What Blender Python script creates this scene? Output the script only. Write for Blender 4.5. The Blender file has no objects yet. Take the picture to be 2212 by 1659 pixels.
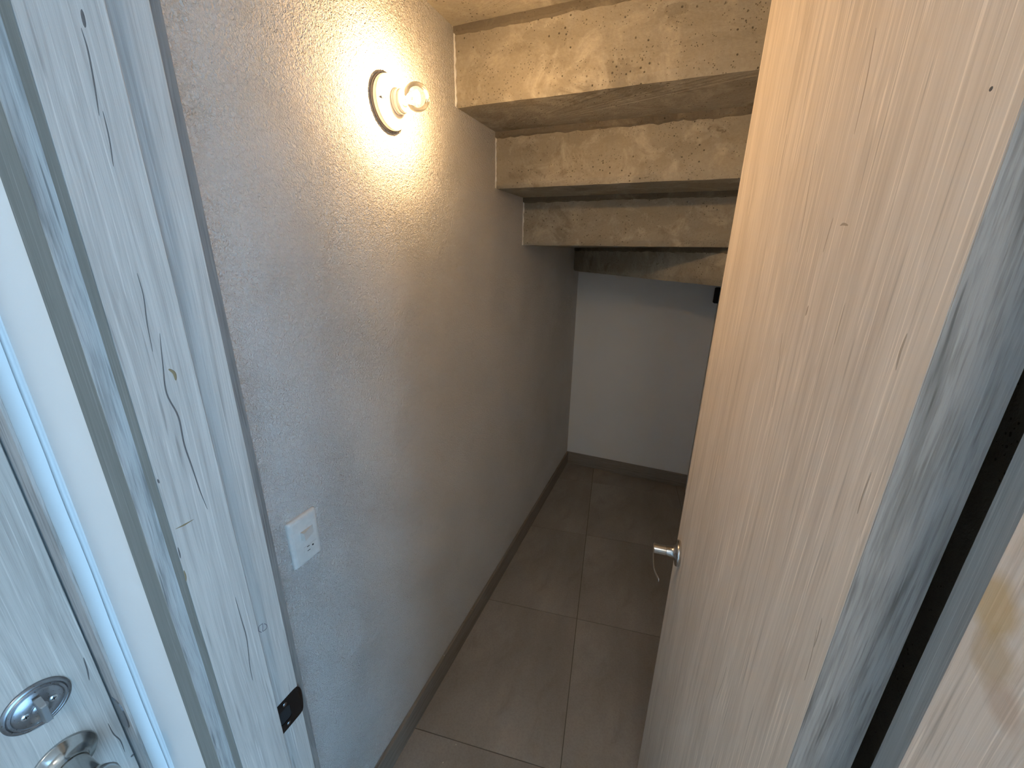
import bpy, bmesh, math, random
from mathutils import Vector, Matrix, noise as mnoise
random.seed(7)
PI = math.pi
scene = bpy.context.scene
COL = scene.collection

# ------------------------------------------------------------ camera
CAM = (0.684, 0.0, 1.63)
cam_data = bpy.data.cameras.new('camera')
cam = bpy.data.objects.new('camera', cam_data)
COL.objects.link(cam)
cam_data.sensor_fit = 'HORIZONTAL'
cam_data.sensor_width = 36.0
cam_data.lens = 868.36 / 2212.0 * 36.0
cam_data.clip_start = 0.01
R_RIGHT = Vector((0.9234, 0.3834, 0.0149))
R_FWD = Vector((-0.3595, 0.8781, -0.3156)).normalized()
R_UP = R_RIGHT.cross(R_FWD).normalized()
R_RIGHT = R_FWD.cross(R_UP).normalized()
cam.matrix_world = Matrix(((R_RIGHT.x, R_UP.x, -R_FWD.x, CAM[0]),
                           (R_RIGHT.y, R_UP.y, -R_FWD.y, CAM[1]),
                           (R_RIGHT.z, R_UP.z, -R_FWD.z, CAM[2]),
                           (0, 0, 0, 1)))
scene.camera = cam

# ------------------------------------------------------------ sky, exposure
world = bpy.data.worlds.new('world')
scene.world = world
world.use_nodes = True
bg = world.node_tree.nodes['Background']
bg.inputs['Color'].default_value = (0.32, 0.64, 1.0, 1)
bg.inputs['Strength'].default_value = 7.4
scene.view_settings.view_transform = 'Standard'
scene.view_settings.look = 'None'
scene.view_settings.gamma = 1.0
scene.view_settings.use_curve_mapping = False
scene.view_settings.exposure = 0.38
BULB_STRENGTH = 1980.0
HALL_FILL = 34.0  # strength of the added fill lamp behind the camera


def pixel_ray(px, py):
    x = (px - 1106.0) / 868.36
    y = -(py - 829.5) / 868.36
    return R_RIGHT * x + R_UP * y + R_FWD


def on_x(px, py, X):
    d = pixel_ray(px, py)
    return Vector(CAM) + d * ((X - CAM[0]) / d.x)


def on_y(px, py, Y):
    d = pixel_ray(px, py)
    return Vector(CAM) + d * ((Y - CAM[1]) / d.y)


def on_z(px, py, Z):
    d = pixel_ray(px, py)
    return Vector(CAM) + d * ((Z - CAM[2]) / d.z)


# ------------------------------------------------------------ node helper
class NT:
    def __init__(self, name):
        self.mat = bpy.data.materials.new(name)
        self.mat.use_nodes = True
        self.t = self.mat.node_tree
        self.b = self.t.nodes['Principled BSDF']
        self.out = self.t.nodes['Material Output']

    def n(self, kind, **kw):
        nd = self.t.nodes.new(kind)
        for k, v in kw.items():
            setattr(nd, k, v)
        return nd

    def l(self, a, b):
        self.t.links.new(a, b)

    def setin(self, sock, v):
        if hasattr(v, 'links') or isinstance(v, bpy.types.NodeSocket):
            self.l(v, sock)
        else:
            sock.default_value = v

    def coord(self, scale=(1, 1, 1), loc=(0, 0, 0), kind='Object'):
        tc = self.n('ShaderNodeTexCoord')
        mp = self.n('ShaderNodeMapping')
        mp.inputs['Scale'].default_value = scale
        mp.inputs['Location'].default_value = loc
        self.l(tc.outputs[kind], mp.inputs['Vector'])
        return mp.outputs['Vector']

    def noise(self, vec, scale, detail=4, rough=0.55, dist=0.0):
        nd = self.n('ShaderNodeTexNoise')
        self.l(vec, nd.inputs['Vector'])
        nd.inputs['Scale'].default_value = scale
        nd.inputs['Detail'].default_value = detail
        nd.inputs['Roughness'].default_value = rough
        nd.inputs['Distortion'].default_value = dist
        return nd.outputs['Fac']

    def voronoi(self, vec, scale, feature='F1', rnd=1.0):
        nd = self.n('ShaderNodeTexVoronoi', feature=feature)
        self.l(vec, nd.inputs['Vector'])
        nd.inputs['Scale'].default_value = scale
        nd.inputs['Randomness'].default_value = rnd
        return nd.outputs['Distance']

    def math(self, op, a, b=0.0, c=0.0, clamp=False):
        nd = self.n('ShaderNodeMath', operation=op, use_clamp=clamp)
        self.setin(nd.inputs[0], a)
        self.setin(nd.inputs[1], b)
        self.setin(nd.inputs[2], c)
        return nd.outputs[0]

    def ramp(self, fac, lo, hi, a=0.0, b=1.0):
        nd = self.n('ShaderNodeMapRange', clamp=True)
        self.setin(nd.inputs['Value'], fac)
        nd.inputs['From Min'].default_value = lo
        nd.inputs['From Max'].default_value = hi
        nd.inputs['To Min'].default_value = a
        nd.inputs['To Max'].default_value = b
        return nd.outputs['Result']

    def mix(self, fac, a, b, mode='MIX'):
        nd = self.n('ShaderNodeMix', data_type='RGBA', blend_type=mode)
        self.setin(nd.inputs[0], fac)
        for s, v in ((nd.inputs[6], a), (nd.inputs[7], b)):
            if isinstance(v, tuple):
                s.default_value = (v[0], v[1], v[2], 1)
            else:
                self.l(v, s)
        return nd.outputs[2]

    def bump(self, height, strength, dist):
        nd = self.n('ShaderNodeBump')
        self.l(height, nd.inputs['Height'])
        nd.inputs['Strength'].default_value = strength
        nd.inputs['Distance'].default_value = dist
        self.l(nd.outputs['Normal'], self.b.inputs['Normal'])

    def base(self, c, rough=0.6, metal=0.0, spec=0.5):
        s = self.b.inputs['Base Color']
        if isinstance(c, tuple):
            s.default_value = (c[0], c[1], c[2], 1)
        else:
            self.l(c, s)
        self.setin(self.b.inputs['Roughness'], rough)
        self.b.inputs['Metallic'].default_value = metal
        self.b.inputs['Specular IOR Level'].default_value = spec
        return self.mat


def plain(name, c, rough=0.5, metal=0.0, spec=0.5):
    m = NT(name)
    v = m.coord((1, 1, 1))
    f = m.noise(v, 60, 3)
    k = m.ramp(f, 0.3, 0.7)
    return m.base(m.mix(k, tuple(x * 0.94 for x in c), tuple(min(1, x * 1.05) for x in c)), rough, metal, spec)


def mat_stucco():
    m = NT('rough_white_plaster')
    v = m.coord()
    warp = m.noise(v, 6, 3)
    a = m.noise(v, 85, 2, 0.5, 1.2)           # trowelled squiggles
    a = m.math('ABSOLUTE', m.math('SUBTRACT', a, 0.5))
    a = m.ramp(a, 0.0, 0.05, 1.0, 0.0)
    b = m.noise(v, 180, 2, 0.55, 1.0)         # sandy relief
    b2 = m.noise(v, 420, 2, 0.5, 0.3)
    h = m.math('ADD', m.math('MULTIPLY', a, m.ramp(warp, 0.35, 0.65, 0.0, 0.30)), m.math('MULTIPLY', b, 1.1))
    h = m.math('ADD', h, m.math('MULTIPLY', b2, 0.35))
    m.bump(h, 1.0, 0.0078)
    stain = m.noise(v, 3.2, 4, 0.6)
    dirt = m.noise(v, 7.5, 5, 0.65, 0.4)
    col = m.mix(m.ramp(stain, 0.42, 0.72), (0.86, 0.825, 0.785), (0.82, 0.785, 0.745))
    col = m.mix(m.ramp(dirt, 0.62, 0.78, 0, 0.30), col, (0.60, 0.57, 0.52))
    return m.base(col, 0.92, 0, 0.2)


def mat_paint(name, c):
    m = NT(name)
    v = m.coord()
    h = m.noise(v, 90, 3, 0.5)
    m.bump(h, 0.12, 0.002)
    f = m.noise(v, 2.5, 4, 0.6)
    col = m.mix(m.ramp(f, 0.3, 0.7), tuple(x * 0.95 for x in c), c)
    return m.base(col, 0.8, 0, 0.3)


def mat_wood(name, light, mid, dark, axis='z', streak=1.0, bump=0.25, seed=0.0, stain=None, rough=0.55, dash=1.0, hairs=0.55, wide_c=1.0):
    m = NT(name)
    long = 0.035

    def sc(k, s):
        return {'x': (k * s, k, k), 'y': (k, k * s, k), 'z': (k, k, k * s)}[axis]
    loc = (seed, seed * 0.7, seed * 1.3)
    wob = m.coord(sc(1.0, 0.35), loc)
    wn = m.n('ShaderNodeTexNoise')
    m.l(wob, wn.inputs['Vector'])
    wn.inputs['Scale'].default_value = 7.0
    wn.inputs['Detail'].default_value = 2
    off = m.n('ShaderNodeVectorMath', operation='SCALE')
    sub = m.n('ShaderNodeVectorMath', operation='SUBTRACT')
    m.l(wn.outputs['Color'], sub.inputs[0])
    sub.inputs[1].default_value = (0.5, 0.5, 0.5)
    m.l(sub.outputs[0], off.inputs[0])
    off.inputs['Scale'].default_value = 0.016

    def grain(k, s):
        tc = m.n('ShaderNodeTexCoord')
        add = m.n('ShaderNodeVectorMath', operation='ADD')
        m.l(tc.outputs['Object'], add.inputs[0])
        m.l(off.outputs[0], add.inputs[1])
        mp = m.n('ShaderNodeMapping')
        mp.inputs['Scale'].default_value = sc(k, s)
        mp.inputs['Location'].default_value = loc
        m.l(add.outputs[0], mp.inputs['Vector'])
        return mp.outputs['Vector']
    fine = m.noise(grain(1, 0.018 * dash), 400, 3, 0.6)
    med = m.noise(grain(1, 0.03 * dash), 110, 4, 0.6)
    wide = m.noise(grain(1, 0.10), 16, 4, 0.6)
    pores = m.noise(grain(1, 0.035), 190, 2, 0.5)
    blot = m.noise(m.coord(sc(1.0, 0.4), loc), 9, 4, 0.6)
    col = m.mix(m.ramp(wide, 0.32, 0.68, 0, wide_c), light, mid)
    col = m.mix(m.ramp(med, 0.48, 0.75, 0, 0.75 * streak), col, dark)
    col = m.mix(m.ramp(fine, 0.50, 0.75, 0, 0.55 * streak), col, dark)
    col = m.mix(m.ramp(fine, 0.25, 0.42, 0.30, 0), col, tuple(min(1, x * 1.22) for x in light))
    col = m.mix(m.ramp(pores, 0.66, 0.74, 0, 0.55 * streak), col, tuple(x * 0.55 for x in dark))
    col = m.mix(m.ramp(blot, 0.55, 0.8, 0, 0.45), col, mid)
    hair = m.noise(grain(1, 0.010 * dash), 520, 2, 0.5)
    col = m.mix(m.ramp(hair, 0.60, 0.68, 0, hairs), col, tuple(min(1, x * 1.35 + 0.03) for x in light))
    if stain:
        for (c, r, sc_col, amt) in stain:
            d = m.n('ShaderNodeVectorMath', operation='DISTANCE')
            tc = m.n('ShaderNodeTexCoord')
            m.l(tc.outputs['Object'], d.inputs[0])
            d.inputs[1].default_value = c
            nn = m.noise(m.coord(sc(1, 0.6)), 55, 4, 0.6)
            dd = m.math('ADD', d.outputs['Value'], m.math('MULTIPLY', m.math('SUBTRACT', nn, 0.5), r * 0.9))
            col = m.mix(m.ramp(dd, r * 0.55, r, amt, 0), col, sc_col)
    h = m.math('ADD', fine, m.math('MULTIPLY', med, 0.8))
    m.bump(h, bump, 0.0012)
    return m.base(col, rough, 0, 0.35)


def mat_concrete(name, light, mid, dark, seed=0.0, patches=()):
    m = NT(name)
    v = m.coord((1, 1, 1), (seed, seed * 2.1, seed * 0.7))
    vs = m.coord((0.35, 1, 1), (seed, seed * 1.4, seed))
    big = m.noise(vs, 5.5, 5, 0.62, 0.6)
    mid_n = m.noise(vs, 17, 5, 0.65, 0.8)
    fine = m.noise(v, 120, 4, 0.65)
    col = m.mix(m.ramp(big, 0.30, 0.66), light, mid)
    col = m.mix(m.ramp(mid_n, 0.52, 0.72, 0, 0.8), col, mid)
    patch = m.noise(v, 4.3, 6, 0.62, 0.5)
    col = m.mix(m.ramp(patch, 0.575, 0.61, 0, 0.5), col, tuple(x * 0.62 for x in mid))
    pale = m.noise(v, 9.0, 6, 0.7, 0.7)
    col = m.mix(m.ramp(pale, 0.50, 0.64, 0, 0.85), col, tuple(min(1, x * 1.18) for x in light))
    spots = m.noise(v, 30, 4, 0.7, 0.3)
    col = m.mix(m.ramp(spots, 0.66, 0.72, 0, 0.7), col, dark)
    for c, r, amt in patches:              # damp stains and a honeycombed spot
        sep = m.n('ShaderNodeVectorMath', operation='MULTIPLY')
        tc = m.n('ShaderNodeTexCoord')
        m.l(tc.outputs['Object'], sep.inputs[0])
        sep.inputs[1].default_value = (0.6, 0, 1)
        dn = m.n('ShaderNodeVectorMath', operation='DISTANCE')
        m.l(sep.outputs[0], dn.inputs[0])
        dn.inputs[1].default_value = (c[0] * 0.6, 0, c[1])
        edge = m.math('MULTIPLY', m.math('SUBTRACT', m.noise(v, 38, 5, 0.65), 0.5), r * 2.2)
        col = m.mix(m.ramp(m.math('ADD', dn.outputs['Value'], edge), r * 0.85, r, amt, 0), col, tuple(x * 0.75 for x in mid) if amt < 0.6 else dark)
    # air holes
    vd = m.voronoi(v, 62)
    mask = m.noise(v, 8, 3, 0.6)
    hole = m.math('MULTIPLY', m.ramp(vd, 0.10, 0.17, 1, 0), m.ramp(mask, 0.48, 0.56))
    vd2 = m.voronoi(v, 150)
    mask2 = m.noise(v, 21, 3, 0.6)
    hole2 = m.math('MULTIPLY', m.ramp(vd2, 0.12, 0.2, 1, 0), m.ramp(mask2, 0.50, 0.56))
    holes = m.math('MAXIMUM', hole, hole2)
    col = m.mix(m.math('MULTIPLY', holes, 0.85), col, tuple(x * 0.35 for x in dark))
    col = m.mix(m.ramp(fine, 0.3, 0.75, 0, 0.25), col, dark)
    h = m.math('SUBTRACT', m.math('ADD', m.math('MULTIPLY', fine, 0.5), m.math('MULTIPLY', mid_n, 1.2)), m.math('MULTIPLY', holes, 1.6))
    m.bump(h, 0.5, 0.004)
    return m.base(col, 0.9, 0, 0.2)


def mat_tile():
    m = NT('grey_brown_porcelain_tile')
    v = m.coord()
    vs = m.coord((1, 0.45, 1))
    a = m.noise(vs, 3.2, 5, 0.6, 0.4)
    b = m.noise(vs, 11, 5, 0.65, 0.5)
    c = m.noise(v, 150, 3, 0.6)
    col = m.mix(m.ramp(a, 0.32, 0.68), (0.27, 0.232, 0.198), (0.40, 0.352, 0.308))
    col = m.mix(m.ramp(b, 0.56, 0.76, 0, 0.6), col, (0.215, 0.182, 0.153))
    col = m.mix(m.ramp(c, 0.4, 0.8, 0, 0.25), col, (0.13, 0.11, 0.095))
    m.bump(c, 0.05, 0.001)
    return m.base(col, 0.55, 0, 0.4)


def mat_metal(name, c, rough=0.28):
    m = NT(name)
    v = m.coord((1, 1, 1))
    f = m.noise(v, 420, 2, 0.5)
    return m.base(m.mix(m.ramp(f, 0.3, 0.7), tuple(x * 0.92 for x in c), c), m.ramp(f, 0.2, 0.8, rough * 0.85, rough * 1.15), 1.0)


def mat_bulb_glass():
    m = NT('clear_bulb_glass')
    t = m.t
    v = m.coord()
    f = m.noise(v, 90, 4, 0.6)
    tr = m.n('ShaderNodeBsdfTransparent')
    tr.inputs['Color'].default_value = (0.97, 0.96, 0.93, 1)
    gl = m.n('ShaderNodeBsdfGlossy')
    gl.inputs['Roughness'].default_value = 0.06
    fr = m.n('ShaderNodeFresnel')
    fr.inputs['IOR'].default_value = 1.45
    mx = m.n('ShaderNodeMixShader')
    m.l(fr.outputs[0], mx.inputs[0])
    m.l(tr.outputs[0], mx.inputs[1])
    m.l(gl.outputs[0], mx.inputs[2])
    tl = m.n('ShaderNodeBsdfTranslucent')
    tl.inputs['Color'].default_value = (0.9, 0.82, 0.66, 1)
    mx2 = m.n('ShaderNodeMixShader')
    m.setin(mx2.inputs[0], m.ramp(f, 0.3, 0.75, 0.0004, 0.003))
    m.l(mx.outputs[0], mx2.inputs[1])
    m.l(tl.outputs[0], mx2.inputs[2])
    t.nodes.remove(m.b)
    m.l(mx2.outputs[0], m.out.inputs['Surface'])
    return m.mat


def mat_window_glass():
    m = NT('clear_window_glass')
    tr = m.n('ShaderNodeBsdfTransparent')
    gl = m.n('ShaderNodeBsdfGlossy')
    gl.inputs['Roughness'].default_value = 0.02
    fr = m.n('ShaderNodeFresnel')
    fr.inputs['IOR'].default_value = 1.45
    mx = m.n('ShaderNodeMixShader')
    m.l(fr.outputs[0], mx.inputs[0])
    m.l(tr.outputs[0], mx.inputs[1])
    m.l(gl.outputs[0], mx.inputs[2])
    m.t.nodes.remove(m.b)
    m.l(mx.outputs[0], m.out.inputs['Surface'])
    return m.mat


def mat_emit(name, c, s):
    m = NT(name)
    e = m.n('ShaderNodeEmission')
    e.inputs['Color'].default_value = (c[0], c[1], c[2], 1)
    e.inputs['Strength'].default_value = s
    m.t.nodes.remove(m.b)
    m.l(e.outputs[0], m.out.inputs['Surface'])
    return m.mat


M = {}
M['stucco'] = mat_stucco()
M['paint'] = mat_paint('smooth_white_paint', (0.78, 0.78, 0.77))
M['paint_grey'] = mat_paint('off_white_paint', (0.84, 0.82, 0.79))
WL, WM, WD = (0.50, 0.465, 0.425), (0.41, 0.375, 0.34), (0.23, 0.205, 0.185)
M['wood_door'] = mat_wood('pale_ash_laminate', (0.72, 0.63, 0.535), (0.61, 0.525, 0.435), (0.40, 0.325, 0.26), streak=0.75, bump=0.12, seed=1.7)
M['wood_frame'] = mat_wood('grey_ash_laminate', WL, WM, WD, streak=0.75, bump=0.3, seed=4.1, hairs=0.35)
M['wood_edge'] = mat_wood('coarse_grey_edge_banding', (0.40, 0.38, 0.36), (0.32, 0.305, 0.29), (0.13, 0.122, 0.115), streak=1.15, dash=2.0, bump=0.35, seed=9.3, hairs=0.3, wide_c=0.5)
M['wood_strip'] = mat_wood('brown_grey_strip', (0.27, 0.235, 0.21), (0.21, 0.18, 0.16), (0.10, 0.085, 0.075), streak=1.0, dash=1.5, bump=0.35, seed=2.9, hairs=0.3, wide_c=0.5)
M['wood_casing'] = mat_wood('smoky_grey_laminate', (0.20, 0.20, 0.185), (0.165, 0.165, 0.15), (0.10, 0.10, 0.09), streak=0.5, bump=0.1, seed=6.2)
M['wood_base_y'] = mat_wood('brown_grey_skirting', (0.30, 0.255, 0.215), (0.235, 0.20, 0.165), (0.13, 0.11, 0.09), axis='y', streak=0.9, bump=0.2, seed=2.2)
M['wood_base_x'] = mat_wood('brown_grey_skirting_back', (0.30, 0.255, 0.215), (0.235, 0.20, 0.165), (0.13, 0.11, 0.09), axis='x', streak=0.9, bump=0.2, seed=3.2)
M['concrete'] = mat_concrete('raw_cast_concrete', (0.43, 0.385, 0.305), (0.31, 0.27, 0.205), (0.155, 0.13, 0.095), 0.6)
M['concrete_marked'] = mat_concrete('raw_cast_concrete_stained', (0.43, 0.385, 0.305), (0.31, 0.27, 0.205), (0.155, 0.13, 0.095), 2.4, [((-0.19, 0.125), 0.042, 0.42), ((0.135, 0.135), 0.014, 0.5), ((-0.15, 0.06), 0.02, 0.3)])
M['joint_gap_dark'] = mat_concrete('dark_joint_and_gap_shade', (0.20, 0.17, 0.125), (0.155, 0.13, 0.095), (0.08, 0.066, 0.05), 3.3)  # mortar joints, and the shade coloured in behind the hinge gap
M['tile'] = mat_tile()
M['grout'] = plain('dark_grout', (0.125, 0.105, 0.088), 0.9)
M['steel'] = mat_metal('brushed_steel', (0.60, 0.58, 0.56), 0.24)
M['nickel'] = mat_metal('dark_satin_nickel', (0.30, 0.31, 0.33), 0.30)
M['bronze'] = mat_metal('black_strike_metal', (0.055, 0.05, 0.05), 0.42)
M['screw'] = mat_metal('bright_screw_metal', (0.62, 0.63, 0.65), 0.3)
M['porcelain'] = plain('white_porcelain', (0.80, 0.74, 0.68), 0.22)
M['gasket'] = plain('grey_backing_gasket', (0.16, 0.15, 0.15), 0.8)
M['plastic'] = plain('ivory_plastic', (0.74, 0.73, 0.69), 0.35)
M['black'] = plain('black_recess', (0.006, 0.006, 0.007), 0.7)
M['pencil'] = plain('pencil_graphite', (0.13, 0.11, 0.13), 0.7)
M['crack'] = plain('dark_wood_crack', (0.115, 0.105, 0.10), 0.9)
M['crack_soft'] = plain('brown_wood_vein', (0.40, 0.325, 0.255), 0.8)
M['scratch'] = plain('brown_scratch', (0.22, 0.165, 0.09), 0.8)
M['crumb'] = plain('white_plaster_crumb', (0.72, 0.68, 0.62), 0.9)
M['brass'] = mat_metal('brass_screw_shell', (0.62, 0.42, 0.22), 0.35)
M['bulb_glass'] = mat_bulb_glass()
M['window_glass'] = mat_window_glass()
M['filament'] = mat_emit('glowing_filament', (1.0, 0.66, 0.34), BULB_STRENGTH)


# ------------------------------------------------------------ mesh helpers
def link(name, bm, mat, parent=None, origin=None, smooth=False, local=False):
    """bm holds world coordinates (or the parent's own when local); one mesh object."""
    me = bpy.data.meshes.new(name)
    if origin is None:
        xs = [v.co for v in bm.verts]
        lo = Vector((min(c.x for c in xs), min(c.y for c in xs), min(c.z for c in xs)))
        hi = Vector((max(c.x for c in xs), max(c.y for c in xs), max(c.z for c in xs)))
        origin = Vector(((lo.x + hi.x) / 2, (lo.y + hi.y) / 2, lo.z))
    origin = Vector(origin)
    bmesh.ops.translate(bm, verts=bm.verts, vec=-origin)
    bmesh.ops.recalc_face_normals(bm, faces=bm.faces)
    bm.to_mesh(me)
    bm.free()
    if mat is not None:
        me.materials.append(M[mat])
    if smooth:
        for p in me.polygons:
            p.use_smooth = True
    o = bpy.data.objects.new(name, me)
    COL.objects.link(o)
    if parent is not None:
        o.parent = parent
        o.location = origin if local else origin - wloc(parent)
    else:
        o.location = origin
    return o


def wloc(o):
    p = Vector(o.location)
    while o.parent is not None:
        o = o.parent
        p = p + Vector(o.location)
    return p


def tag(o, label=None, cat=None, group=None, kind=None):
    if label:
        o['label'] = label
    if cat:
        o['category'] = cat
    if group:
        o['group'] = group
    if kind:
        o['kind'] = kind
    return o


def empty(name, loc, rz=0.0):
    e = bpy.data.objects.new(name, None)
    e.empty_display_size = 0.05
    COL.objects.link(e)
    e.location = loc
    e.rotation_euler = (0, 0, rz)
    return e


def bbox(bm, x0, x1, y0, y1, z0, z1, bevel=0.0, seg=1):
    vs = [bm.verts.new((x, y, z)) for x in (x0, x1) for y in (y0, y1) for z in (z0, z1)]
    fs = [(0, 1, 3, 2), (4, 6, 7, 5), (0, 4, 5, 1), (2, 3, 7, 6), (0, 2, 6, 4), (1, 5, 7, 3)]
    faces = [bm.faces.new([vs[i] for i in f]) for f in fs]
    if bevel > 0:
        es = list({e for f in faces for e in f.edges})
        bmesh.ops.bevel(bm, geom=es, offset=bevel, segments=seg, profile=0.5, affect='EDGES')
    return bm


def box(name, x0, x1, y0, y1, z0, z1, mat, parent=None, bevel=0.0, seg=1, local=False, smooth=False):
    return link(name, bbox(bmesh.new(), x0, x1, y0, y1, z0, z1, bevel, seg), mat, parent, local=local, smooth=smooth)


def frame_axes(axis):
    a = Vector(axis).normalized()
    t = Vector((0, 0, 1)) if abs(a.z) < 0.9 else Vector((1, 0, 0))
    u = t.cross(a).normalized()
    return a, u, a.cross(u).normalized()


def blathe(bm, prof, org, axis, seg=40, close=True):
    """prof: (radius, height along the axis)."""
    a, u, w = frame_axes(axis)
    org = Vector(org)
    rings = []
    for r, h in prof:
        if r < 1e-6:
            rings.append([bm.verts.new(org + a * h)])
        else:
            rings.append([bm.verts.new(org + a * h + (u * math.cos(2 * PI * i / seg) + w * math.sin(2 * PI * i / seg)) * r) for i in range(seg)])
    for p, q in zip(rings, rings[1:]):
        for i in range(seg):
            j = (i + 1) % seg
            if len(p) == 1 and len(q) == 1:
                continue
            if len(p) == 1:
                bm.faces.new((p[0], q[i], q[j]))
            elif len(q) == 1:
                bm.faces.new((p[i], p[j], q[0]))
            else:
                bm.faces.new((p[i], p[j], q[j], q[i]))
    if close:
        for rg in (rings[0], rings[-1]):
            if len(rg) > 1:
                bm.faces.new(rg)
    return bm


def lathe(name, prof, org, axis, mat, parent=None, seg=40, smooth=True, local=False, close=True):
    o = link(name, blathe(bmesh.new(), prof, org, axis, seg, close), mat, parent, smooth=smooth, local=local)
    if smooth:
        md = o.modifiers.new('edge_split', 'EDGE_SPLIT')
        md.split_angle = math.radians(38)
    return o


def bprism(bm, poly, z0, z1):
    lo = [bm.verts.new((x, y, z0)) for x, y in poly]
    hi = [bm.verts.new((x, y, z1)) for x, y in poly]
    bm.faces.new(lo)
    bm.faces.new(hi)
    n = len(poly)
    for i in range(n):
        j = (i + 1) % n
        bm.faces.new((lo[i], lo[j], hi[j], hi[i]))
    return bm


def bsheet(bm, outline, org, u, v, n, d0, d1):
    """outline in the (u, v) plane, extruded along n from d0 to d1."""
    u, v, n, org = Vector(u), Vector(v), Vector(n), Vector(org)
    lo = [bm.verts.new(org + u * a + v * b + n * d0) for a, b in outline]
    hi = [bm.verts.new(org + u * a + v * b + n * d1) for a, b in outline]
    bm.faces.new(lo)
    bm.faces.new(hi)
    k = len(outline)
    for i in range(k):
        j = (i + 1) % k
        bm.faces.new((lo[i], lo[j], hi[j], hi[i]))
    return bm


def rrect(w, h, r, seg=5):
    pts = []
    for cx, cy, a0 in ((w / 2 - r, h / 2 - r, 0), (-w / 2 + r, h / 2 - r, 90), (-w / 2 + r, -h / 2 + r, 180), (w / 2 - r, -h / 2 + r, 270)):
        for i in range(seg + 1):
            a = math.radians(a0 + 90 * i / seg)
            pts.append((cx + r * math.cos(a), cy + r * math.sin(a)))
    return pts


def btube(bm, pts, radii, seg=10):
    pts = [Vector(p) for p in pts]
    if not isinstance(radii, (list, tuple)):
        radii = [radii] * len(pts)
    prev = None
    rings = []
    for i, p in enumerate(pts):
        t = (pts[min(i + 1, len(pts) - 1)] - pts[max(i - 1, 0)]).normalized()
        if prev is None:
            _, u, w = frame_axes(t)
        else:
            u = (prev - t * prev.dot(t)).normalized()
            w = t.cross(u)
        prev = u
        rings.append([bm.verts.new(p + (u * math.cos(2 * PI * k / seg) + w * math.sin(2 * PI * k / seg)) * radii[i]) for k in range(seg)])
    for a, b in zip(rings, rings[1:]):
        for k in range(seg):
            j = (k + 1) % seg
            bm.faces.new((a[k], a[j], b[j], b[k]))
    bm.faces.new(rings[0])
    bm.faces.new(rings[-1])
    return bm


def bribbon(bm, pts, n, width, lift=0.0003, taper=True):
    """thin raised strip following pts on a surface with normal n."""
    n = Vector(n).normalized()
    pts = [Vector(p) for p in pts]
    L, Rr = [], []
    k = len(pts)
    for i, p in enumerate(pts):
        t = (pts[min(i + 1, k - 1)] - pts[max(i - 1, 0)]).normalized()
        s = t.cross(n).normalized()
        w = width * 0.5
        if taper:
            f = i / (k - 1)
            w *= 0.15 + 0.85 * math.sin(PI * min(1, max(0.0, f))) ** 0.6
        L.append((bm.verts.new(p + s * w), bm.verts.new(p + s * w * 0.6 + n * lift)))
        Rr.append((bm.verts.new(p - s * w), bm.verts.new(p - s * w * 0.6 + n * lift)))
    for i in range(k - 1):
        bm.faces.new((L[i][1], L[i + 1][1], Rr[i + 1][1], Rr[i][1]))
        bm.faces.new((L[i][0], L[i + 1][0], L[i + 1][1], L[i][1]))
        bm.faces.new((Rr[i][1], Rr[i + 1][1], Rr[i + 1][0], Rr[i][0]))
    return bm


def smooth_path(pts, sub=6):
    pts = [Vector(p) for p in pts]
    out = []
    for i in range(len(pts) - 1):
        p0, p1, p2, p3 = pts[max(i - 1, 0)], pts[i], pts[i + 1], pts[min(i + 2, len(pts) - 1)]
        for s in range(sub):
            t = s / sub
            out.append(0.5 * ((2 * p1) + (p2 - p0) * t + (2 * p0 - 5 * p1 + 4 * p2 - p3) * t * t + (3 * p1 - p0 - 3 * p2 + p3) * t ** 3))
    out.append(pts[-1])
    return out


def clip_poly(poly, a, b, c):
    """keep a*x + b*y <= c"""
    out = []
    n = len(poly)
    for i in range(n):
        p, q = poly[i], poly[(i + 1) % n]
        dp, dq = a * p[0] + b * p[1] - c, a * q[0] + b * q[1] - c
        if dp <= 0:
            out.append(p)
        if (dp < 0 < dq) or (dq < 0 < dp):
            t = dp / (dp - dq)
            out.append((p[0] + (q[0] - p[0]) * t, p[1] + (q[1] - p[1]) * t))
    return out


# ------------------------------------------------------------ dimensions
XR = 0.900            # right wall of the closet
YB = 2.866            # back wall
YO, YI = 0.1911, 0.2916   # outer and inner face of the front partition
XJ, XJR = 0.206, 0.866    # rabbet faces of the two jambs
STOP = 0.012
YS = 0.2499           # inner edge of the door stop
HEAD = 2.092          # underside of the head jamb
HALL_X1, HALL_Y0, HALL_Z = 2.9, -2.3, 2.62
S = 'structure'

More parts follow.
